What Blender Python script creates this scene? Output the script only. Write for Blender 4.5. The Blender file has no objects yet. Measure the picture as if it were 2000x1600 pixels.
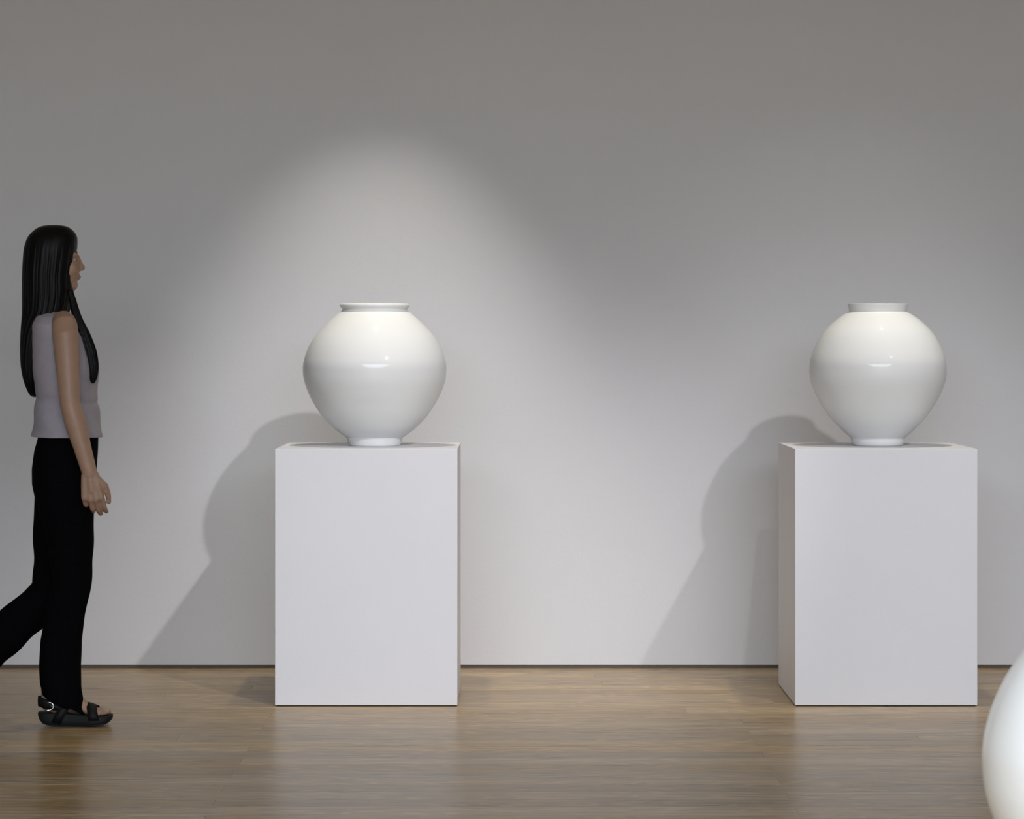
import bpy, bmesh, math, random
from math import sin, cos, pi, sqrt, radians
from mathutils import Vector, Matrix, Euler
import numpy as np

random.seed(7)
SC = bpy.context.scene
COL = SC.collection
F_PX = 5717.0          # focal length in pixels of the 2000-px-wide frame
EYE = 1.29             # camera height, m
HOR = 664.0            # horizon row
WALL = 11.5            # distance of the back wall

# ------------------------------------------------------------------ camera
cam_d = bpy.data.cameras.new('camera')
cam = bpy.data.objects.new('camera', cam_d); COL.objects.link(cam)
cam.location = (0, 0, EYE); cam.rotation_euler = (pi/2, 0, 0)
cam_d.sensor_fit = 'HORIZONTAL'; cam_d.sensor_width = 36.0
cam_d.lens = F_PX/2000*36.0
cam_d.shift_y = -(800-HOR)/2000
cam_d.clip_start = 0.05; cam_d.clip_end = 100
cam_d.dof.use_dof = True; cam_d.dof.focus_distance = 10.2; cam_d.dof.aperture_fstop = 20
SC.camera = cam

# ------------------------------------------------------------------ world, exposure
w = bpy.data.worlds.new('world'); SC.world = w; w.use_nodes = True
w.node_tree.nodes['Background'].inputs[0].default_value = (0.8, 0.78, 0.75, 1)
w.node_tree.nodes['Background'].inputs[1].default_value = 0.02
vs = SC.view_settings
vs.view_transform = 'Standard'; vs.look = 'None'; vs.gamma = 1.0; vs.use_curve_mapping = False
vs.exposure = 0.0

# ------------------------------------------------------------------ lamps
def spot(name, loc, target, energy, angle, blend, color, size):
    d = bpy.data.lights.new(name, 'SPOT'); o = bpy.data.objects.new(name, d); COL.objects.link(o)
    o.location = loc
    o.rotation_euler = (Vector(target)-Vector(loc)).to_track_quat('-Z', 'Y').to_euler()
    d.energy = energy; d.spot_size = radians(angle); d.spot_blend = blend
    d.color = color; d.shadow_soft_size = size
    return o
def area(name, loc, target, energy, sx, sy, color):
    d = bpy.data.lights.new(name, 'AREA'); o = bpy.data.objects.new(name, d); COL.objects.link(o)
    o.location = loc
    o.rotation_euler = (Vector(target)-Vector(loc)).to_track_quat('-Z', 'Y').to_euler()
    d.energy = energy; d.shape = 'RECTANGLE'; d.size = sx; d.size_y = sy; d.color = color
    return o
COOL = (0.97, 0.955, 1.0); WARM = (1.0, 0.972, 0.925); SOFT = (0.70, 0.83, 1.0); YELLOW = (1.0, 0.94, 0.79)
# two track spots in front of the wall (their shadows fall down to the left)
spot('track_spot_a', (1.26, 6.4, 3.81), (-0.53, 11.5, -0.03), 535, 31.0, 1.0, COOL, 0.045)
spot('track_spot_b', (2.61, 6.4, 3.81), (1.25, 11.5, 0.1), 345, 29.5, 1.0, COOL, 0.045)
# two downlights above the plinths
spot('downlight_a', (-0.444, 10.3, 2.92), (-0.55, 11.52, 0.85), 70, 54, 1.0, WARM, 0.035)
spot('downlight_a_spill', (-0.444, 10.3, 2.92), (-0.444, 10.3, 0), 66, 84, 1.0, YELLOW, 0.035)
spot('downlight_b', (1.409, 10.3, 2.92), (1.30, 11.1, 0.9), 13, 80, 1.0, WARM, 0.035)
spot('downlight_b_spill', (1.409, 10.3, 2.92), (1.409, 10.3, 0), 62, 84, 1.0, YELLOW, 0.035)
# weak unseen spot, added to brighten the jar close to the camera
spot('near_jar_fill', (1.2, 2.0, 3.6), (0.81, 3.38, 0.8), 4, 40, 0.8, COOL, 0.045)
# one big unseen area light under the ceiling, added as soft ambient fill
area('ambient_fill', (0.4, -6.0, 3.95), (0.4, -6.0, 0), 4400, 9.0, 12.0, SOFT)

# ------------------------------------------------------------------ materials
def mat(name):
    m = bpy.data.materials.new(name); m.use_nodes = True
    nt = m.node_tree; b = nt.nodes['Principled BSDF']
    return m, nt, b
def nd(nt, t, **kw):
    n = nt.nodes.new(t)
    for k, v in kw.items():
        if k in ('operation', 'data_type', 'blend_type', 'wave_type', 'bands_direction', 'noise_dimensions', 'feature', 'wave_profile'):
            setattr(n, k, v)
        else:
            n.inputs[k].default_value = v
    return n
def ramp(nt, src, stops):
    r = nt.nodes.new('ShaderNodeValToRGB')
    while len(r.color_ramp.elements) < len(stops): r.color_ramp.elements.new(0.5)
    for e, (p, c) in zip(r.color_ramp.elements, stops):
        e.position = p; e.color = (c[0], c[1], c[2], 1)
    nt.links.new(src, r.inputs[0]); return r.outputs[0]
def simple(name, color, rough=0.6, spec=0.5, metal=0.0, nscale=40, namt=0.04, bump=0.0, bscale=200, coat=0, sheen=0):
    m, nt, b = mat(name)
    tc = nt.nodes.new('ShaderNodeTexCoord')
    n = nd(nt, 'ShaderNodeTexNoise', Scale=nscale, Detail=4)
    nt.links.new(tc.outputs['Object'], n.inputs['Vector'])
    lo = [c*(1-namt) for c in color]; hi = [min(1, c*(1+namt)) for c in color]
    nt.links.new(ramp(nt, n.outputs['Fac'], [(0.3, lo), (0.7, hi)]), b.inputs['Base Color'])
    b.inputs['Roughness'].default_value = rough; b.inputs['Metallic'].default_value = metal
    b.inputs['Specular IOR Level'].default_value = spec
    b.inputs['Coat Weight'].default_value = coat
    b.inputs['Coat Roughness'].default_value = 0.05
    b.inputs['Sheen Weight'].default_value = sheen
    if bump:
        n2 = nd(nt, 'ShaderNodeTexNoise', Scale=bscale, Detail=5)
        nt.links.new(tc.outputs['Object'], n2.inputs['Vector'])
        bp = nd(nt, 'ShaderNodeBump', Strength=1.0, Distance=bump)
        nt.links.new(n2.outputs['Fac'], bp.inputs['Height'])
        nt.links.new(bp.outputs[0], b.inputs['Normal'])
    return m
M_WALL = simple('wall_paint', (0.60, 0.589, 0.592), 0.92, 0.2, nscale=1.5, namt=0.012, bump=0.0006, bscale=60)
M_SIDE = simple('grey_wall_paint', (0.12, 0.12, 0.12), 0.92, 0.2)
M_CEIL = simple('ceiling_paint', (0.55, 0.54, 0.53), 0.95, 0.2)
M_TRIM = simple('dark_trim', (0.10, 0.078, 0.06), 0.6, 0.3)
M_PLINTH = simple('plinth_paint', (0.705, 0.69, 0.70), 0.5, 0.35, nscale=3, namt=0.01, bump=0.0002, bscale=120)
M_SUB = simple('subfloor', (0.04, 0.032, 0.025), 0.9, 0.1)

def glaze(name, col):
    m, nt, b = mat(name)
    tc = nt.nodes.new('ShaderNodeTexCoord')
    mp = nt.nodes.new('ShaderNodeMapping'); mp.inputs['Scale'].default_value = (3, 3, 40)
    nt.links.new(tc.outputs['Object'], mp.inputs[0])
    n = nd(nt, 'ShaderNodeTexNoise', Scale=1.0, Detail=3)
    nt.links.new(mp.outputs[0], n.inputs['Vector'])
    n1 = nd(nt, 'ShaderNodeTexNoise', Scale=6.0, Detail=2)
    nt.links.new(tc.outputs['Object'], n1.inputs['Vector'])
    nt.links.new(ramp(nt, n1.outputs['Fac'], [(0.3, [c*0.985 for c in col]), (0.7, col)]), b.inputs['Base Color'])
    b.inputs['Roughness'].default_value = 0.5
    b.inputs['Specular IOR Level'].default_value = 0.1
    b.inputs['Coat Weight'].default_value = 0.5; b.inputs['Coat IOR'].default_value = 1.42; b.inputs['Coat Roughness'].default_value = 0.05
    bp = nd(nt, 'ShaderNodeBump', Strength=0.35, Distance=0.0008)
    nt.links.new(n.outputs['Fac'], bp.inputs['Height'])
    nt.links.new(bp.outputs[0], b.inputs['Normal']); nt.links.new(bp.outputs[0], b.inputs['Coat Normal'])
    return m
M_JAR = glaze('porcelain_glaze', (0.74, 0.74, 0.725))

def wood():
    m, nt, b = mat('oiled_wood_planks')
    L = nt.links.new
    tc = nt.nodes.new('ShaderNodeTexCoord'); oi = nt.nodes.new('ShaderNodeObjectInfo')
    off = nd(nt, 'ShaderNodeVectorMath', operation='SCALE'); off.inputs[0].default_value = (37.0, 19.0, 71.0)
    L(oi.outputs['Random'], off.inputs['Scale'])
    add = nd(nt, 'ShaderNodeVectorMath', operation='ADD')
    L(tc.outputs['Object'], add.inputs[0]); L(off.outputs[0], add.inputs[1])
    def mapped(s):
        mp = nt.nodes.new('ShaderNodeMapping'); mp.inputs['Scale'].default_value = s
        L(add.outputs[0], mp.inputs[0]); return mp.outputs[0]
    # long streaks
    a = nd(nt, 'ShaderNodeTexNoise', Scale=1.0, Detail=5, Roughness=0.6); L(mapped((0.9, 38, 1)), a.inputs['Vector'])
    # flowing rings (cathedral grain)
    wv = nd(nt, 'ShaderNodeTexNoise', Scale=1.0, Detail=2, Roughness=0.5); L(mapped((1.6, 9, 1)), wv.inputs['Vector'])
    mul = nd(nt, 'ShaderNodeMath', operation='MULTIPLY'); mul.inputs[1].default_value = 75
    L(wv.outputs['Fac'], mul.inputs[0])
    sn = nd(nt, 'ShaderNodeMath', operation='SINE'); L(mul.outputs[0], sn.inputs[0])
    rings = ramp(nt, sn.outputs[0], [(0.0, (0, 0, 0)), (0.92, (1, 1, 1))])
    # pores / dark flecks
    p = nd(nt, 'ShaderNodeTexNoise', Scale=1.0, Detail=3, Roughness=0.65); L(mapped((3.2, 85, 1)), p.inputs['Vector'])
    fleck = ramp(nt, p.outputs['Fac'], [(0.59, (0, 0, 0)), (0.63, (1, 1, 1))])
    base = ramp(nt, a.outputs['Fac'], [(0.30, (0.365, 0.240, 0.112)), (0.5, (0.475, 0.326, 0.162)), (0.72, (0.58, 0.412, 0.222))])
    mx = nd(nt, 'ShaderNodeMix', data_type='RGBA', blend_type='MULTIPLY'); mx.inputs[0].default_value = 0.24
    L(base, mx.inputs[6]); L(rings, mx.inputs[7])
    mx2 = nd(nt, 'ShaderNodeMix', data_type='RGBA'); L(fleck, mx2.inputs[0])
    fm = nd(nt, 'ShaderNodeMath', operation='MULTIPLY'); L(fleck, fm.inputs[0]); fm.inputs[1].default_value = 0.8
    L(fm.outputs[0], mx2.inputs[0])
    L(mx.outputs[2], mx2.inputs[6]); mx2.inputs[7].default_value = (0.09, 0.055, 0.028, 1)
    # each plank its own tone
    hs = nt.nodes.new('ShaderNodeHueSaturation')
    mr = nt.nodes.new('ShaderNodeMapRange'); mr.inputs[3].default_value = 0.82; mr.inputs[4].default_value = 1.12
    L(oi.outputs['Random'], mr.inputs[0]); L(mr.outputs[0], hs.inputs['Value'])
    wn = nt.nodes.new('ShaderNodeTexWhiteNoise'); wn.noise_dimensions = '1D'; L(oi.outputs['Random'], wn.inputs['W'])
    mr2 = nt.nodes.new('ShaderNodeMapRange'); mr2.inputs[3].default_value = 0.9; mr2.inputs[4].default_value = 1.1
    L(wn.outputs['Value'], mr2.inputs[0]); L(mr2.outputs[0], hs.inputs['Saturation'])
    L(mx2.outputs[2], hs.inputs['Color']); L(hs.outputs[0], b.inputs['Base Color'])
    rr = nt.nodes.new('ShaderNodeMapRange'); rr.inputs[3].default_value = 0.24; rr.inputs[4].default_value = 0.36
    L(a.outputs['Fac'], rr.inputs[0]); L(rr.outputs[0], b.inputs['Roughness'])
    b.inputs['Specular IOR Level'].default_value = 0.26
    bp = nd(nt, 'ShaderNodeBump', Strength=0.5, Distance=0.0004); L(a.outputs['Fac'], bp.inputs['Height'])
    L(bp.outputs[0], b.inputs['Normal'])
    return m
M_WOOD = wood()

M_SKIN = simple('skin', (0.33, 0.20, 0.135), 0.5, 0.4, nscale=25, namt=0.06, bump=0.0003, bscale=300)
M_SKIN.node_tree.nodes['Principled BSDF'].inputs['Subsurface Weight'].default_value = 0.08
M_SKIN.node_tree.nodes['Principled BSDF'].inputs['Subsurface Radius'].default_value = (0.01, 0.004, 0.002)
M_TOP = simple('lilac_knit', (0.30, 0.272, 0.30), 0.85, 0.2, nscale=30, namt=0.05, bump=0.0006, bscale=350, sheen=0.1)
M_TROUSER = simple('black_cloth', (0.0025, 0.0025, 0.003), 1.0, 0.03, nscale=60, namt=0.1, bump=0.0005, bscale=300)
M_SOLE = simple('black_rubber', (0.008, 0.008, 0.008), 0.6, 0.2, bump=0.0002)
M_STRAP = simple('black_leather', (0.004, 0.004, 0.004), 0.6, 0.2, bump=0.0002)
M_BUCKLE = simple('chrome', (0.75, 0.75, 0.75), 0.2, 0.5, metal=1.0)
M_EYE = simple('eye_white', (0.40, 0.38, 0.36), 0.2, 0.5)
M_LIP = simple('lips', (0.36, 0.12, 0.10), 0.4, 0.4)

def hairmat():
    m, nt, b = mat('black_hair')
    tc = nt.nodes.new('ShaderNodeTexCoord'); mp = nt.nodes.new('ShaderNodeMapping')
    mp.inputs['Scale'].default_value = (160, 160, 5)
    nt.links.new(tc.outputs['Object'], mp.inputs[0])
    n = nd(nt, 'ShaderNodeTexNoise', Scale=1.0, Detail=3); nt.links.new(mp.outputs[0], n.inputs['Vector'])
    nt.links.new(ramp(nt, n.outputs['Fac'], [(0.3, (0.0025, 0.0022, 0.0022)), (0.75, (0.007, 0.006, 0.006))]), b.inputs['Base Color'])
    b.inputs['Roughness'].default_value = 0.45; b.inputs['Specular IOR Level'].default_value = 0.12
    bp = nd(nt, 'ShaderNodeBump', Strength=0.7, Distance=0.001); nt.links.new(n.outputs['Fac'], bp.inputs['Height'])
    nt.links.new(bp.outputs[0], b.inputs['Normal'])
    return m
M_HAIR = hairmat()

# ------------------------------------------------------------------ helpers
def link(name, me, m, parent=None):
    o = bpy.data.objects.new(name, me); COL.objects.link(o)
    if m: me.materials.clear(); me.materials.append(m)
    if parent: o.parent = parent
    return o
def obj(name, bm, m, parent=None, smooth=False, loc=(0, 0, 0)):
    bmesh.ops.recalc_face_normals(bm, faces=bm.faces)
    me = bpy.data.meshes.new(name); bm.to_mesh(me); bm.free()
    if smooth: me.polygons.foreach_set('use_smooth', [True]*len(me.polygons))
    o = link(name, me, m, parent); o.location = loc
    return o
def add_box(bm, x0, x1, y0, y1, z0, z1):
    v = [bm.verts.new(p) for p in ((x0, y0, z0), (x1, y0, z0), (x1, y1, z0), (x0, y1, z0), (x0, y0, z1), (x1, y0, z1), (x1, y1, z1), (x0, y1, z1))]
    return [bm.faces.new([v[i] for i in f]) for f in ((3, 2, 1, 0), (4, 5, 6, 7), (0, 1, 5, 4), (1, 2, 6, 5), (2, 3, 7, 6), (3, 0, 4, 7))]
def tag(o, label, cat, group=None):
    o['label'] = label; o['category'] = cat
    if group: o['group'] = group
    return o
def struct(o): o['kind'] = 'structure'; return o
def box_struct(name, m, *b):
    bm = bmesh.new(); add_box(bm, *b); return struct(obj(name, bm, m))

# ------------------------------------------------------------------ the room
HX, FRONT, CEIL = 7.5, -12.5, 4.0
WB = 0.0135                                             # wall stops just above the floor
box_struct('wall_back', M_WALL, -HX-.1, HX+.1, WALL, WALL+.15, WB, CEIL)
box_struct('baseboard_back', M_TRIM, -HX, HX, WALL+.005, WALL+.03, 0.0, WB)
box_struct('wall_left', M_SIDE, -HX-.15, -HX, FRONT, WALL, 0, CEIL)
box_struct('wall_right', M_SIDE, HX, HX+.15, FRONT, WALL, 0, CEIL)
box_struct('wall_front', M_WALL, -HX-.1, HX+.1, FRONT-.15, FRONT, 0, CEIL)
box_struct('ceiling', M_CEIL, -HX-.1, HX+.1, FRONT-.1, WALL+.1, CEIL, CEIL+.1)
floor = box_struct('floor', M_SUB, -HX, HX, FRONT, WALL+.03, -0.08, -0.016)

# floor planks: rows run left-right, pitch measured from the joints in the photograph
PITCH, D0, PL = 0.1353, 7.947, 2.4
def plank_mesh(L, W, name='plank'):
    bm = bmesh.new(); g = .0003; c = .0010; t = .016
    x0, x1, y0, y1 = .0001, L-.0001, g, W-g
    lo = [bm.verts.new(p) for p in ((x0, y0, -t), (x1, y0, -t), (x1, y1, -t), (x0, y1, -t))]
    mi = [bm.verts.new(p) for p in ((x0, y0, -c), (x1, y0, -c), (x1, y1, -c), (x0, y1, -c))]
    hi = [bm.verts.new(p) for p in ((x0+.0003, y0+c, 0), (x1-.0003, y0+c, 0), (x1-.0003, y1-c, 0), (x0+.0003, y1-c, 0))]
    bm.faces.new(hi); bm.faces.new(lo[::-1])
    for i in range(4):
        j = (i+1) % 4
        bm.faces.new((lo[i], lo[j], mi[j], mi[i])); bm.faces.new((mi[i], mi[j], hi[j], hi[i]))
    me = bpy.data.meshes.new(name); bm.to_mesh(me); bm.free(); me.materials.append(M_WOOD); return me
PM = plank_mesh(PL, PITCH)
rows = []
for i in range(-22, 27):
    y = D0 + PITCH*i
    W = min(PITCH, WALL+.004-y)
    if W < .02: continue
    x = 0.78 if i % 2 == 0 else -0.83
    if i == 11: x = 1.318
    elif i > 15: x += random.uniform(-.5, .5)
    xs = x - PL*2
    while xs + PL < -2.9: xs += PL
    me = PM if W > PITCH-.001 else plank_mesh(PL, W)
    rr = random.Random(i*3+5)
    while xs < 2.9:
        o = bpy.data.objects.new('plank', me); COL.objects.link(o); o.parent = floor
        o.location = (xs, y, rr.uniform(-.0003, 0)); xs += PL
# remaining boards outside the photograph, joined
bm = bmesh.new()
ys = D0 - 22*PITCH
random.seed(11)
y = ys
def boards_row(y, xa, xb):
    x = xa
    while x < xb - .05:
        L = min(PL*random.uniform(.5, 1), xb-x)
        vb = [bm.verts.new(p) for p in ((x+.001, y+.001, 0), (x+L-.001, y+.001, 0), (x+L-.001, y+PITCH-.001, 0), (x+.001, y+PITCH-.001, 0),
                                        (x+.001, y+.001, -.016), (x+L-.001, y+.001, -.016), (x+L-.001, y+PITCH-.001, -.016), (x+.001, y+PITCH-.001, -.016))]
        for f in ((0, 1, 2, 3), (7, 6, 5, 4), (4, 5, 1, 0), (5, 6, 2, 1), (6, 7, 3, 2), (7, 4, 0, 3)): bm.faces.new([vb[k] for k in f])
        x += L
while y - PITCH > FRONT:
    y -= PITCH; boards_row(y, -HX, HX)
for i in range(-22, 26):
    boards_row(D0+PITCH*i, -HX, -5.35 if False else -HX+.02)
fb = obj('floor_boards', bm, M_WOOD, floor); fb['kind'] = 'stuff'
# side strips left and right of the individual planks
bm = bmesh.new()
for i in range(-22, 27):
    y = D0+PITCH*i
    if y + .02 > WALL: break
    cs = [c for c in floor.children if c.name.startswith('plank') and abs(c.location.y-y) < .01]
    xl = min(c.location.x for c in cs); xr = max(c.location.x for c in cs)+PL
    yy = min(y+PITCH, WALL+.004)
    for (a, b_) in ((-HX, xl), (xr, HX)):
        if b_-a > .01:
            add_box(bm, a, b_-.001, y+.001, yy-.001, -.016, 0)
fs = obj('floor_boards', bm, M_WOOD, floor); fs['kind'] = 'stuff'

# ------------------------------------------------------------------ plinths
def plinth(x0, x1, y0, y1, h, label, group='white display plinths'):
    cx, cy = (x0+x1)/2, (y0+y1)/2; hx, hy = (x1-x0)/2, (y1-y0)/2
    bm = bmesh.new()
    add_box(bm, -hx, hx, -hy, hy, .0035, h)
    bmesh.ops.bevel(bm, geom=bm.edges[:], offset=.0015, segments=2, profile=.5, affect='EDGES')
    o = obj('plinth', bm, M_PLINTH, None, True, (cx, cy, 0))
    for p in o.data.polygons:
        n = p.normal; p.use_smooth = max(abs(n.x), abs(n.y), abs(n.z)) < .999
    bm = bmesh.new(); add_box(bm, -hx+.006, hx-.006, -hy+.006, hy-.006, 0, .0036)  # inset foot, coloured near-black to stand in for the shadow gap
    obj('base', bm, M_SUB, o)
    return tag(o, label, 'pedestal', group)
YF, YB = 10.3, 10.94
fx = lambda px, D: (px-1000)*D/F_PX
H = EYE-(877-HOR)*YF/F_PX
plinth(fx(537, YF), fx(893.5, YF), YF, YB, H, 'tall white square plinth at left, nearer the walking woman, under the rolled-rim jar')
plinth(fx(1553, YF), fx(1909, YF), YF, YB, H, 'tall white square plinth at right, showing its shaded left side, under the thin-rimmed jar')

# ------------------------------------------------------------------ jars
S = F_PX/10.62
def zz(y): return EYE-(y-HOR)/S
def smooth_profile(pts, sub=4):
    out = []
    n = len(pts)
    for i in range(n-1):
        p0 = pts[max(i-1, 0)]; p1 = pts[i]; p2 = pts[i+1]; p3 = pts[min(i+2, n-1)]
        for k in range(sub):
            t = k/sub
            q = [0.5*((2*p1[j])+(-p0[j]+p2[j])*t+(2*p0[j]-5*p1[j]+4*p2[j]-p3[j])*t*t+(-p0[j]+3*p1[j]-3*p2[j]+p3[j])*t**3) for j in (0, 1)]
            out.append(tuple(q))
    out.append(tuple(pts[-1])); return out
def lathe(prof, seg=128, wob=0.0, close=True):
    bm = bmesh.new(); rings = []
    for z, r in prof:
        if r < 1e-5:
            rings.append([bm.verts.new((0, 0, z))]); continue
        rings.append([bm.verts.new(((r*(1+wob*cos(2*a+.6)))*cos(a), (r*(1+wob*cos(2*a+.6)))*sin(a), z)) for a in [2*pi*k/seg for k in range(seg)]])
    if close: pairs = list(zip(rings, rings[1:]+rings[:1]))
    else: pairs = list(zip(rings, rings[1:]))
    for a, b in pairs:
        for k in range(seg):
            l = (k+1) % seg
            if len(a) == 1 and len(b) == 1: continue
            if len(a) == 1: bm.faces.new((a[0], b[l], b[k]))
            elif len(b) == 1: bm.faces.new((a[k], a[l], b[0]))
            else: bm.faces.new((a[k], a[l], b[l], b[k]))
    return bm
def smooth_obj(o, ang=40):
    me = o.data; me.polygons.foreach_set('use_smooth', [True]*len(me.polygons))
    me.set_sharp_from_angle(angle=radians(ang))
def jar(name, rim, body, foot, cx, cy, zbase, scale, label, wob=0.003):
    # profiles are (row in the photograph, half width in px); turned into metres above the jar's foot
    zb = zz(foot[-1][0])
    cv = lambda p: [((zz(y)-zb)*scale, r/S*scale) for y, r in p]
    root = bpy.data.objects.new(name, None); COL.objects.link(root); root.location = (cx, cy, zbase)
    root.empty_display_size = .1
    top = cv(rim); bod = smooth_profile(cv(body), 5); ft = cv(foot)
    th = .009*scale
    # body shell: outside from the shoulder down, inside back up
    inner = [(z, max(r-th, .004)) for z, r in bod][::-1]
    o = obj('body', lathe(bod+[(bod[-1][0], bod[-1][1]-.03)]+[(inner[0][0]+.01, 0.0001), (inner[0][0]+.012, .03)]+inner[3:], wob=wob), M_JAR, root); smooth_obj(o, 25)
    tp = top; inn = [(z, r-.012*scale) for z, r in (tp[-1], tp[len(tp)//2])]
    o = obj('rim', lathe(tp+[(tp[-1][0]-.004, tp[-1][1]-.002), (tp[-1][0]-.004, tp[-1][1]-.011*scale), (tp[len(tp)//2][0], tp[len(tp)//2][1]-.010*scale), (tp[0][0]-.002, tp[0][1]-.010*scale)], wob=wob), M_JAR, root); smooth_obj(o, 50)
    o = obj('foot_ring', lathe([(ft[0][0]+.003, ft[0][1]-.006)]+ft+[(0.0, ft[-1][1]-.012*scale), (ft[0][0], ft[-1][1]-.016*scale)], wob=wob), M_JAR, root); smooth_obj(o, 50)
    return tag(root, label, 'jar', 'white round jars')
rim1 = [(592.6, 63.5), (593.0, 66.0), (594.6, 67.7), (596.4, 68.2), (598.6, 67.6), (600.6, 65.6), (602.6, 63.6), (604.2, 62.9), (606, 63.8), (609.2, 67.2)]
body1 = [(609.8, 68.2), (610.6, 70.0), (614, 74.0), (620, 80.3), (630, 91.5), (640, 101.8), (650, 110.8), (660, 118.6), (670, 125), (680, 130), (690, 134), (700, 137), (708, 138.8), (716.5, 139.8), (724, 139.8), (732, 139.3), (740, 138.2), (752, 135), (770, 127.9), (782, 121.8), (799, 111.7), (813, 101.7), (825, 91.2), (836, 80.2), (845, 68.5), (853.5, 55.9)]
foot1 = [(853.5, 55.2), (855, 54.4), (859, 53.3), (864, 52.0), (868.5, 50.6), (869.8, 49.6), (870.3, 48)]
rim2 = [(593.0, 56.8), (593.6, 58.2), (595.0, 58.4), (597.5, 57.6), (602, 56.4), (606, 55.7), (608.6, 56.2), (611.0, 60.0)]
body2 = [(610.8, 60.5), (612, 62.8), (620, 74.5), (627, 83.8), (636, 93.8), (645, 102.5), (655, 110), (665, 116), (675, 121), (685, 125.2), (695, 128.7), (705, 131.2), (715, 132.5), (728, 132.8), (736.5, 132.2), (745, 130.3), (753, 127.7), (767, 121.9), (783, 113.8), (799, 104.2), (813, 94.2), (825, 84.2), (835, 74.5), (845, 64.5), (853.8, 54.5)]
foot2 = [(853.8, 53.2), (856, 52.0), (860, 51.8), (864, 51.2), (867.5, 49.6), (869.6, 47.6), (870.3, 45)]
YJ = 10.62
jar('moon_jar', rim1, body1, foot1, fx(731.7, YJ), YJ, H, 1.0, 'round white porcelain jar with thick rolled rim on the left plinth')
jar('moon_jar', rim2, body2, foot2, fx(1714.4, YJ), YJ, H, 1.0, 'round white porcelain jar with thin flared rim on the right plinth')
# jar close to the camera at the right edge of the frame, on a lower plinth
SJ = F_PX/3.38
R3 = 441/SJ; k3 = R3/(139.9/S)
x3 = (2365-1000)/SJ; zc = EYE-(1493-HOR)/SJ
hb = zc-(zz(722)-zz(870.3))*k3
jar('moon_jar', rim1, body1, foot1, x3, 3.38, hb, k3, 'large white jar in the right foreground, cut off by the photo edge')
plinth(x3-.32, x3+.32, 3.06, 3.70, hb, 'low white plinth below the picture, carrying the foreground jar')

# ------------------------------------------------------------------ the walking woman
PD = 9.87
def P(px, py, D=PD): return Vector(((px-1000)*D/F_PX, D, EYE-(py-HOR)*D/F_PX))
root = bpy.data.objects.new('person', None); COL.objects.link(root)
root.location = (P(130, 900).x, PD, 0); root.empty_display_size = .2
tag(root, 'woman walking right in sleeveless lilac-grey top, black trousers and sandals, long black hair', 'person')
RL = Vector(root.location)

def loft(bm, rings, cap=True):
    """rings: list of lists of points (same length)"""
    vr = [[bm.verts.new(p) for p in r] for r in rings]; n = len(vr[0])
    for a, b in zip(vr, vr[1:]):
        for k in range(n):
            l = (k+1) % n; bm.faces.new((a[k], a[l], b[l], b[k]))
    if cap: bm.faces.new(vr[0][::-1]); bm.faces.new(vr[-1])
    return vr
def ell(c, rx, ry, n=28, tilt=0.0, pw=1.0):
    """horizontal ellipse ring; tilt = slope of the ring's height along x"""
    out = []
    for k in range(n):
        a = 2*pi*k/n; ca, sa = cos(a), sin(a)
        x = rx*math.copysign(abs(ca)**pw, ca); y = ry*math.copysign(abs(sa)**pw, sa)
        out.append((c[0]+x, c[1]+y, c[2]+tilt*x))
    return out
def seg_ring(c, d, r1, r2, n=20):
    d = d.normalized(); u = d.cross(Vector((0, 1, 0)))
    if u.length < 1e-3: u = d.cross(Vector((1, 0, 0)))
    u.normalize(); v = d.cross(u).normalized()
    return [tuple(c+u*(r1*cos(2*pi*k/n))+v*(r2*sin(2*pi*k/n))) for k in range(n)]
def tube(bm, pts, radii, n=20, flat=None):
    """tapered limb through pts with rounded ends"""
    pts = [Vector(p) for p in pts]; rings = []
    m = len(pts)
    dirs = []
    for i in range(m):
        a = pts[max(i-1, 0)]; b = pts[min(i+1, m-1)]; dirs.append((b-a).normalized())
    def rr(i): 
        r = radii[i]; return r if isinstance(r, tuple) else (r, r)
    r = rr(0)
    for t in (80, 55, 25): rings.append(seg_ring(pts[0]-dirs[0]*max(r)*sin(radians(t))*.8, dirs[0], r[0]*cos(radians(t)), r[1]*cos(radians(t)), n))
    for i in range(m): rings.append(seg_ring(pts[i], dirs[i], *rr(i), n))
    r = rr(m-1)
    for t in (25, 55, 80): rings.append(seg_ring(pts[-1]+dirs[-1]*max(r)*sin(radians(t))*.8, dirs[-1], r[0]*cos(radians(t)), r[1]*cos(radians(t)), n))
    loft(bm, rings)
def ball(bm, c, r, M=None):
    mt = Matrix.Translation(c) @ (M or Matrix()) @ Matrix.Diagonal((r[0], r[1], r[2], 1))
    bmesh.ops.create_icosphere(bm, subdivisions=3, radius=1, matrix=mt)
def fuse(bm, name, m, voxel, smooth, parent, nsub=0):
    bmesh.ops.recalc_face_normals(bm, faces=bm.faces)
    me = bpy.data.meshes.new(name+'_raw'); bm.to_mesh(me); bm.free()
    t = bpy.data.objects.new('raw', me); COL.objects.link(t)
    r = t.modifiers.new('r', 'REMESH'); r.mode = 'VOXEL'; r.voxel_size = voxel; r.use_smooth_shade = True
    s = t.modifiers.new('s', 'SMOOTH'); s.factor = .5; s.iterations = smooth
    bpy.context.view_layer.update()
    dg = bpy.context.evaluated_depsgraph_get()
    nm = bpy.data.meshes.new_from_object(t.evaluated_get(dg)); nm.name = name
    bpy.data.objects.remove(t); bpy.data.meshes.remove(me)
    nm.polygons.foreach_set('use_smooth', [True]*len(nm.polygons))
    nm.transform(Matrix.Translation(-RL))
    return link(name, nm, m, parent)

bm = bmesh.new()
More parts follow.
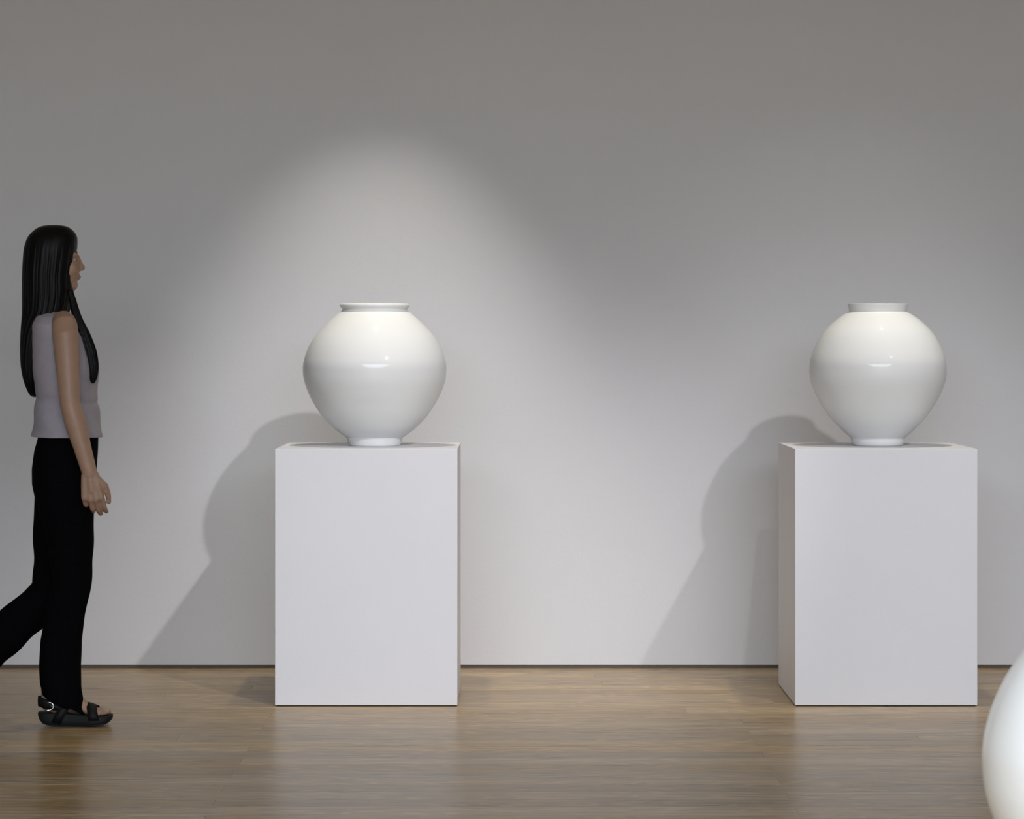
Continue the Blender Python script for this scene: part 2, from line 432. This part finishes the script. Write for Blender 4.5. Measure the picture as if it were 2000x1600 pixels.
# --- torso
def tors(px0, px1, py, hw, D=PD, pw=.9):
    a = P(px0, py, D); b = P(px1, py, D)
    return ell(((a.x+b.x)/2, D, a.z), (b.x-a.x)/2, hw, 36, 0, pw)
loft(bm, [tors(92, 128, 600, .04), tors(84, 134, 612, .085), tors(76, 146, 626, .135), tors(70, 158, 645, .155), tors(70, 174, 680, .150), tors(73, 180, 710, .142),
          tors(80, 178, 745, .132), tors(86, 176, 790, .122), tors(84, 180, 830, .135), tors(78, 184, 870, .158), tors(74, 182, 910, .168), tors(80, 176, 950, .160), tors(95, 165, 985, .10)])
# --- neck and head (built facing +x, then turned a little toward the wall)
HC = P(107, 512); s = .0  # head centre
tube(bm, [P(98, 625), P(101, 600), P(106, 570), P(108, 545)], [.060, .050, .047, .050])
HM = Matrix.Rotation(radians(16), 4, 'Z')
def hp(x, y, z): return HC + HM @ Vector((x, y, z))
ball(bm, hp(-.010, 0, .030), (.086, .070, .080), HM)          # cranium
ball(bm, hp(.020, 0, -.020), (.064, .060, .078), HM)          # face mass
ball(bm, hp(.050, 0, -.076), (.028, .032, .024), HM)          # chin and jaw
for sy in (-1, 1):
    ball(bm, hp(.052, sy*.036, -.022), (.022, .022, .026), HM)    # cheeks
    ball(bm, hp(.056, sy*.024, .024), (.020, .026, .010), HM)     # brow
    ball(bm, hp(-.010, sy*.070, -.012), (.018, .008, .028), HM)   # ears
    tube(bm, [hp(-.015, sy*.052, -.045), hp(.030, sy*.038, -.082)], [.020, .016])  # jaw line
tube(bm, [hp(.076, 0, .018), hp(.084, 0, -.004), hp(.092, 0, -.020)], [.008, .009, .011])   # nose
for sy in (-1, 1): ball(bm, hp(.084, sy*.009, -.023), (.010, .008, .007), HM)
ball(bm, hp(.074, 0, -.046), (.013, .022, .006), HM); ball(bm, hp(.072, 0, -.055), (.013, .019, .007), HM)  # lips
# --- arms
def arm(sh, el, wr, D0_, D1_, D2_):
    a, e, w_ = P(*sh, D0_), P(*el, D1_), P(*wr, D2_)
    inn = a + Vector((-.012, math.copysign(.045, PD-D0_), .022)); a2 = a.lerp(e, .10)
    pts = [inn, a.lerp(inn, .35)+Vector((0, 0, .002)), a2, a.lerp(e, .28), a.lerp(e, .6), e, e.lerp(w_, .25), e.lerp(w_, .65), w_]
    tube(bm, pts, [.040, .043, .044, .042, .038, .034, .036, .029, (.025, .020)])
    return e, w_
def hand(w_, d, fwd, curl_n, curl=1.0):
    """w_ wrist, d finger direction, fwd thumb side, curl_n palm normal"""
    d = d.normalized(); fwd = (fwd-d*fwd.dot(d)).normalized(); n = d.cross(fwd)
    if n.dot(curl_n) < 0: n = -n
    for f, L, r in ((-.028, .074, .0115), (-.010, .082, .0120), (.009, .084, .0120), (.026, .080, .0115)):
        tube(bm, [w_+fwd*f*.55, w_+fwd*f*.8+d*L*.5, w_+fwd*f+d*L], [(.015, .015), (.0135, .0135), (r, r)], 14)
    tube(bm, [w_+d*.018, w_+d*.055], [.019, .016], 14)
    for i, (f, L0, ls) in enumerate(((-.0295, .072, (.030, .018, .016)), (-.0100, .082, (.038, .024, .019)), (.0095, .085, (.042, .027, .020)), (.029, .080, (.037, .023, .019)))):
        p = w_+fwd*f+d*L0; pts = [p-d*.012, p]; an = 0.28
        for k, l in enumerate(ls):
            an += (.38+.06*(3-i))*curl*(0.75 if k == 0 else 1.0)
            p = p + (d*cos(an)+n*sin(an))*l + fwd*(f*.02); pts.append(p)
        tube(bm, pts, [.0095, .0092, .0085, .0078, .0068], 12)
    t0 = w_+fwd*.020+d*.016; t1 = t0+fwd*.023+d*.028+n*.009; t2 = t1+fwd*.005+d*.030+n*.010; t3 = t2+d*.024+n*.010-fwd*.002
    tube(bm, [t0, t1, t2, t3], [.014, .0125, .0100, .0078], 12)
e1, w1 = arm((127, 642), (137, 790), (176, 928), 9.705, 9.665, 9.66)
hand(w1, Vector((.13, .0, -1)), Vector((1, 0, 0)), Vector((0, 1, 0)))
e2, w2 = arm((122, 642), (112, 788), (128, 918), 10.035, 10.075, 10.06)
hand(w2, Vector((.10, 0, -1)), Vector((1, 0, 0)), Vector((0, -1, 0)))
# --- legs
NA = P(108, 1378, 9.79); NK = P(138, 1125, 9.79); NH = P(126, 905, 9.78)
FH = P(126, 905, 9.96); FK = P(98, 1160, 9.95); FA = P(-48, 1292, 9.95)
for hpt, k, a in ((NH, NK, NA), (FH, FK, FA)):
    tube(bm, [hpt, hpt.lerp(k, .4), k, k.lerp(a, .3), k.lerp(a, .75), a], [.078, .068, .047, .050, .034, .032])
# --- feet
def foot_frame(heel, pitch):
    return Matrix.Translation(heel) @ Matrix.Rotation(pitch, 4, 'Y')
# local foot: x forward from the back of the heel, z up, sole surface around z=.05 at the heel and .03 at the toes
near_F = foot_frame(Vector((P(75, 1417, 9.79).x, 9.79, 0)), 0)
far_F = foot_frame(FA + Vector((-.045, 0, 0)), radians(62)) @ Matrix.Translation((-.02, 0, -.085))
def foot(M, sy):
    T = lambda x, y, z: M @ Vector((x, y*sy, z))
    tube(bm, [T(.040, 0, .130), T(.038, 0, .085), T(.038, 0, .066)], [.031, .029, (.024, .026)])
    tube(bm, [T(.030, 0, .068), T(.055, 0, .072), T(.100, 0, .078), T(.140, 0, .068), T(.175, 0, .053), T(.196, 0, .047)],
         [(.018, .024), (.022, .026), (.034, .028), (.026, .035), (.017, .041), (.012, .039)])
    tube(bm, [T(.045, 0, .110), T(.080, 0, .098), T(.120, 0, .085)], [.026, .030, .024])
    for i, (yy, x1, r) in enumerate(((-.030, .232, .0115), (-.011, .230, .0085), (.005, .225, .0080), (.019, .217, .0078), (.032, .207, .0075))):
        tube(bm, [T(.185, yy*.95, .045), T(x1-.018, yy, .046+.002*(i == 0)), T(x1, yy, .0415)], [r*1.05, r, r*.85], 12)
foot(near_F, -1); foot(far_F, 1)
body = fuse(bm, 'body', M_SKIN, .0032, 3, root)

# eyes, lips
for sy in (-1, 1):
    bm = bmesh.new(); ball(bm, hp(.0560, sy*.030, .004)-RL, (.0125, .0125, .0125)); eye = obj('eye', bm, M_EYE, root, True)
    bm = bmesh.new(); ball(bm, hp(.0640, sy*.030, .004)-RL, (.0056, .0085, .0090), HM); obj('iris', bm, M_HAIR, eye, True)
    bm = bmesh.new(); tube(bm, [hp(.0705, sy*.012, .029)-RL, hp(.0700, sy*.026, .032)-RL, hp(.0600, sy*.042, .029)-RL], [.0025, .0030, .0020], 10); obj('eyebrow', bm, M_HAIR, root, True)
bm = bmesh.new(); ball(bm, hp(.0775, 0, -.050)-RL, (.0105, .0195, .0065), HM); obj('lips', bm, M_LIP, root, True)

# --- trousers
bm = bmesh.new()
def tr(px0, px1, py, hw, D, tilt=0.0, pw=.85):
    a = P(px0, py, D); b = P(px1, py, D); return ell(((a.x+b.x)/2, D, a.z), (b.x-a.x)/2, hw, 40, tilt, pw)
loft(bm, [tr(84, 188, 828, .148, PD), tr(78, 190, 850, .160, PD), tr(70, 189, 880, .172, PD), tr(66, 186, 915, .178, PD), tr(66, 183, 945, .176, PD), tr(72, 178, 975, .165, PD), tr(85, 165, 1000, .12, PD)])
loft(bm, [tr(78, 183, 900, .080, 9.785), tr(66, 184, 940, .088, 9.785), tr(72, 183, 985, .090, 9.785), tr(86, 182, 1030, .084, 9.787), tr(97, 181, 1070, .076, 9.79), tr(102, 180, 1110, .072, 9.79),
          tr(98, 175, 1160, .070, 9.79), tr(90, 167, 1200, .068, 9.79), tr(81, 161, 1250, .067, 9.79), tr(78, 159, 1300, .067, 9.79), tr(79, 160, 1340, .068, 9.79, -.12), tr(82, 165, 1360, .066, 9.79, -.34), tr(83, 169, 1376, .062, 9.79, -.44)])
ft = [FH+Vector((-.01, 0, .03)), FH.lerp(FK, .3), FH.lerp(FK, .7), FK+Vector((.004, 0, .01)), FK.lerp(FA, .25)+Vector((0, 0, .0)), FK.lerp(FA, .6), FA+Vector((.01, 0, .01))]
tube(bm, ft, [.088, .088, .074, .068, .070, .070, .074], 28)
trs = fuse(bm, 'trousers', M_TROUSER, .004, 4, root)
# soft vertical folds in the cloth
def fold(o, fn):
    me = o.data; n = len(me.vertices)
    co = np.empty(n*3); me.vertices.foreach_get('co', co); co = co.reshape(-1, 3)
    no = np.empty(n*3); me.vertices.foreach_get('normal', no); no = no.reshape(-1, 3)
    co += no*fn(co)[:, None]; me.vertices.foreach_set('co', co.ravel()); me.update()
fold(trs, lambda c: .0028*np.sin(c[:, 0]*70+4*np.sin(c[:, 2]*7)+c[:, 1]*45)*np.clip((1.0-c[:, 2])*1.6, 0, 1)
     + .003*np.sin(c[:, 2]*38+c[:, 0]*30)*np.exp(-((c[:, 2]-.55)/.10)**2))

# --- sleeveless top: an open shell with thickness
bm = bmesh.new()
def tp(px0, px1, py, hw, tilt=0.0, pw=.88):
    a = P(px0, py, PD); b = P(px1, py, PD); return ell(((a.x+b.x)/2, PD, a.z), (b.x-a.x)/2, hw, 64, tilt, pw)
rings = [tp(78, 136, 613, .078), tp(71, 146, 621, .128), tp(66, 158, 636, .158), tp(64, 175, 662, .157), tp(64, 187, 700, .154), tp(66, 190, 725, .154), tp(70, 188, 750, .147), tp(73, 188, 780, .143), tp(71, 191, 810, .152), tp(67, 195, 835, .168), tp(65, 198, 853, .178, -.02)]
sub = []
for i in range(len(rings)-1):
    for k in range(4):
        t = k/4; t2 = t
        sub.append([tuple(Vector(a).lerp(Vector(b), t2)) for a, b in zip(rings[i], rings[i+1])])
sub.append(rings[-1])
loft(bm, sub, cap=False)
me = bpy.data.meshes.new('top'); bmesh.ops.recalc_face_normals(bm, faces=bm.faces); bm.to_mesh(me); bm.free()
me.transform(Matrix.Translation(-RL))
top = link('sleeveless_top', me, M_TOP, root)
me.polygons.foreach_set('use_smooth', [True]*len(me.polygons))
zl = P(0, 782).z
fold(top, lambda c: .0035*np.sin(c[:, 2]*52+c[:, 0]*26+np.sin(c[:, 1]*18))*np.clip((1.25-c[:, 2])*4, 0, 1)
     - .006*np.exp(-((c[:, 2]-zl+.10*c[:, 0])/.007)**2))
sm = top.modifiers.new('solid', 'SOLIDIFY'); sm.thickness = .003; sm.offset = 1
ss = top.modifiers.new('sub', 'SUBSURF'); ss.levels = 1; ss.render_levels = 1

# --- hair: a cap over the skull that falls behind the shoulder to mid-back
def hair_rings(spec, n=220, D=PD, seed=3, amp=.0028):
    rnd = random.Random(seed); ph = [rnd.uniform(0, 6.28) for _ in range(8)]
    out = []
    sp = []
    for i in range(len(spec)-1):
        for k in range(5):
            t = k/5; a, b = spec[i], spec[i+1]; p0 = spec[max(i-1, 0)]; p3 = spec[min(i+2, len(spec)-1)]
            sp.append([0.5*(2*a[j]+(b[j]-p0[j])*t+(2*p0[j]-5*a[j]+4*b[j]-p3[j])*t*t+(3*a[j]-p0[j]-3*b[j]+p3[j])*t**3) for j in range(len(a))])
    sp.append(list(spec[-1]))
    for px0, px1, py, hw, dy in sp:
        a = P(px0, py, D+dy); b = P(px1, py, D+dy); c = ((a.x+b.x)/2, D+dy, a.z); rx = max((b.x-a.x)/2, .001)
        ring = []
        am = amp*min(1, max(0, (py-462)/60))*min(1, max(rx, hw)/.03)
        for k in range(n):
            t = 2*pi*k/n; ca, sa = cos(t), sin(t)
            f = am*(sin(23*t+ph[0]+py*.004+.8*sin(3*t+ph[3]+py*.011))+.7*sin(47*t+ph[1]-py*.006+1.3*sin(5*t+ph[4]-py*.008))+.6*sin(83*t+ph[2]+py*.01)+.5*sin(7*t+ph[5]+py*.02))/2.6
            ring.append((c[0]+(rx+f)*math.copysign(abs(ca)**.9, ca), c[1]+(hw+f)*math.copysign(abs(sa)**.9, sa), c[2]))
        out.append(ring)
    return out
bm = bmesh.new()
loft(bm, hair_rings([(97, 113, 439.5, .010, 0), (81, 129, 442, .034, 0), (68, 141, 449, .056, 0), (55, 150, 463, .076, 0), (48, 150, 484, .086, 0), (46, 146, 510, .088, 0), (45, 142, 540, .088, 0), (45, 142, 570, .088, 0),
                     (45, 138, 595, .087, 0), (45, 132, 612, .090, .0), (44, 112, 632, .098, 0), (43, 96, 655, .103, 0), (43, 86, 690, .104, 0), (45, 82, 720, .100, 0), (50, 80, 745, .090, 0), (56, 77, 762, .070, 0), (61, 74, 772, .045, 0), (65, 71, 776, .01, 0)]))
for v in bm.verts: v.co -= RL
hair = obj('hair', bm, M_HAIR, root, True)
# the lock that falls forward over the chest
bm = bmesh.new()
loft(bm, hair_rings([(132, 142, 566, .012, -.055), (136, 150, 590, .014, -.06), (142, 160, 620, .016, -.07), (150, 175, 650, .018, -.075), (158, 188, 685, .018, -.078), (163, 192, 712, .016, -.078), (169, 191, 730, .012, -.078), (175, 188, 742, .007, -.078), (179, 184, 749, .002, -.078)], n=90, seed=9, amp=.0022))
for v in bm.verts: v.co -= RL
obj('hair_lock', bm, M_HAIR, root, True)

# --- sandals
def sandal(M, sy, parent):
    Ml = Matrix.Translation(-RL) @ M
    T = lambda x, y, z: Ml @ Vector((x, y*sy, z))
    # footbed outline: x, half width outer, half width inner
    sx = [0.000, .006, .018, .040, .075, .115, .150, .180, .205, .225, .238, .2465, .2490]
    hw = [.010, .022, .031, .036, .036, .036, .041, .046, .047, .043, .034, .020, .006]
    top = [.046, .0475, .0475, .047, .046, .043, .040, .036, .0345, .0345, .037, .0385, .037]
    bot = [.034, .022, .010, .003, .000, .000, .0005, .002, .004, .0075, .013, .022, .031]
    root_s = bpy.data.objects.new('sandal', None); COL.objects.link(root_s); root_s.parent = parent; root_s.empty_display_size = .05
    bm = bmesh.new(); rings = []
    for x, h, t, b_ in zip(sx, hw, top, bot):
        e = min(.005, (t-b_)*.3); r = []
        for (yy, z) in ((-h+e, b_), (-h, b_+e), (-h-.0012, (b_+t)/2), (-h, t-e*.6), (-h+e, t), (0, t-.002), (h-e, t), (h, t-e*.6), (h+.0012, (b_+t)/2), (h, b_+e), (h-e, b_), (0, b_)):
            r.append(T(x, yy, z))
        rings.append(r)
    loft(bm, rings); so = obj('sole', bm, M_SOLE, root_s, True)
    so.data.set_sharp_from_angle(angle=radians(50))
    # thin outsole lip
    bm = bmesh.new(); rings = []
    for x, h, b_ in list(zip(sx, hw, bot))[2:10]:
        rings.append([T(x, -h-.002, b_+.001), T(x, -h-.002, b_+.0045), T(x, h+.002, b_+.0045), T(x, h+.002, b_+.001)])
    loft(bm, rings); obj('outsole', bm, M_SOLE, root_s)
    def band(path, wv, th, name, m=M_STRAP):
        """path: centre points, wv: width vectors, th thickness pushed outward from the foot's centre line"""
        bm = bmesh.new(); rings = []
        for (p, w_, nrm) in zip(path, wv, th):
            p = Vector(p); w_ = Vector(w_); nrm = Vector(nrm).normalized()*.0022
            rings.append([T(*(p-w_)), T(*(p-w_+nrm)), T(*(p+nrm*1.5)), T(*(p+w_+nrm)), T(*(p+w_)), T(*(p-nrm*.2))])
        loft(bm, rings); return obj(name, bm, m, root_s, True)
    # toe strap across the forefoot
    pth, wv, nn = [], [], []
    for k in range(17):
        t = pi*k/16; y = -cos(t)*.048; z = .022+sin(t)**.75*.050
        pth.append((.192-.012*sin(t), y, z)); wv.append((.0175, 0, -.006*sin(t))); nn.append((0, -cos(t), sin(t)+.05))
    band(pth, wv, nn, 'toe_strap')
    # instep strap: from the sole's side, raked backward up across the instep
    pth, wv, nn = [], [], []
    for k in range(17):
        t = pi*k/16; y = -cos(t)*(.0395); z = .012+sin(t)**.7*.085
        pth.append((.064+.050*sin(t)**.8, y, z)); wv.append((.0150, 0, -.004)); nn.append((0, -cos(t), sin(t)+.05))
    band(pth, wv, nn, 'instep_strap')
    # heel strap: round the back of the ankle
    pth, wv, nn = [], [], []
    for k in range(23):
        t = -pi*.5 + pi*k/22
        xx = .045-.044*cos(t); yy = sin(t)*.034
        zc_ = .083-.010*(1-cos(t)); pth.append((xx, yy, zc_)); wv.append((0, 0, .0165)); nn.append((-cos(t), sin(t), 0))
    pth = [(.095, -.035, .060), (.070, -.036, .066)]+pth+[(.070, .036, .066), (.095, .035, .060)]
    wv = [(0, 0, .009), (0, 0, .0115)]+wv+[(0, 0, .0115), (0, 0, .009)]; nn = [(0, -1, 0)]*2+nn+[(0, 1, 0)]*2
    band(pth, wv, nn, 'heel_strap')
    # buckle, a rounded D of bright metal on the outer side
    bm = bmesh.new(); yb = -.0395; c = (.045, .069)
    arc = [(.036, .0815), (.044, .082), (.052, .079), (.0565, .073), (.0565, .066), (.052, .060), (.044, .0565), (.036, .0555), (.029, .0575)]
    pts = [Vector((x, yb, z)) for x, z in arc]
    rings = []
    for i, p in enumerate(pts):
        d = (pts[min(i+1, len(pts)-1)]-pts[max(i-1, 0)]).normalized(); u = Vector((0, 1, 0)); v = d.cross(u)
        rings.append([T(*(p+u*.0016*cos(a)+v*.0021*sin(a))) for a in [2*pi*q/8 for q in range(8)]])
    loft(bm, rings)
    rings = []
    for x in (.046, .0565): rings.append([T(x, yb+.001*cos(a), .070+.001*sin(a)) for a in [2*pi*q/6 for q in range(6)]])
    loft(bm, rings)
    obj('buckle', bm, M_BUCKLE, root_s, True)
    return root_s
# the near foot is the right one: its outer side faces the camera (-Y)
sandal(near_F, 1, root)
sandal(far_F, -1, root)
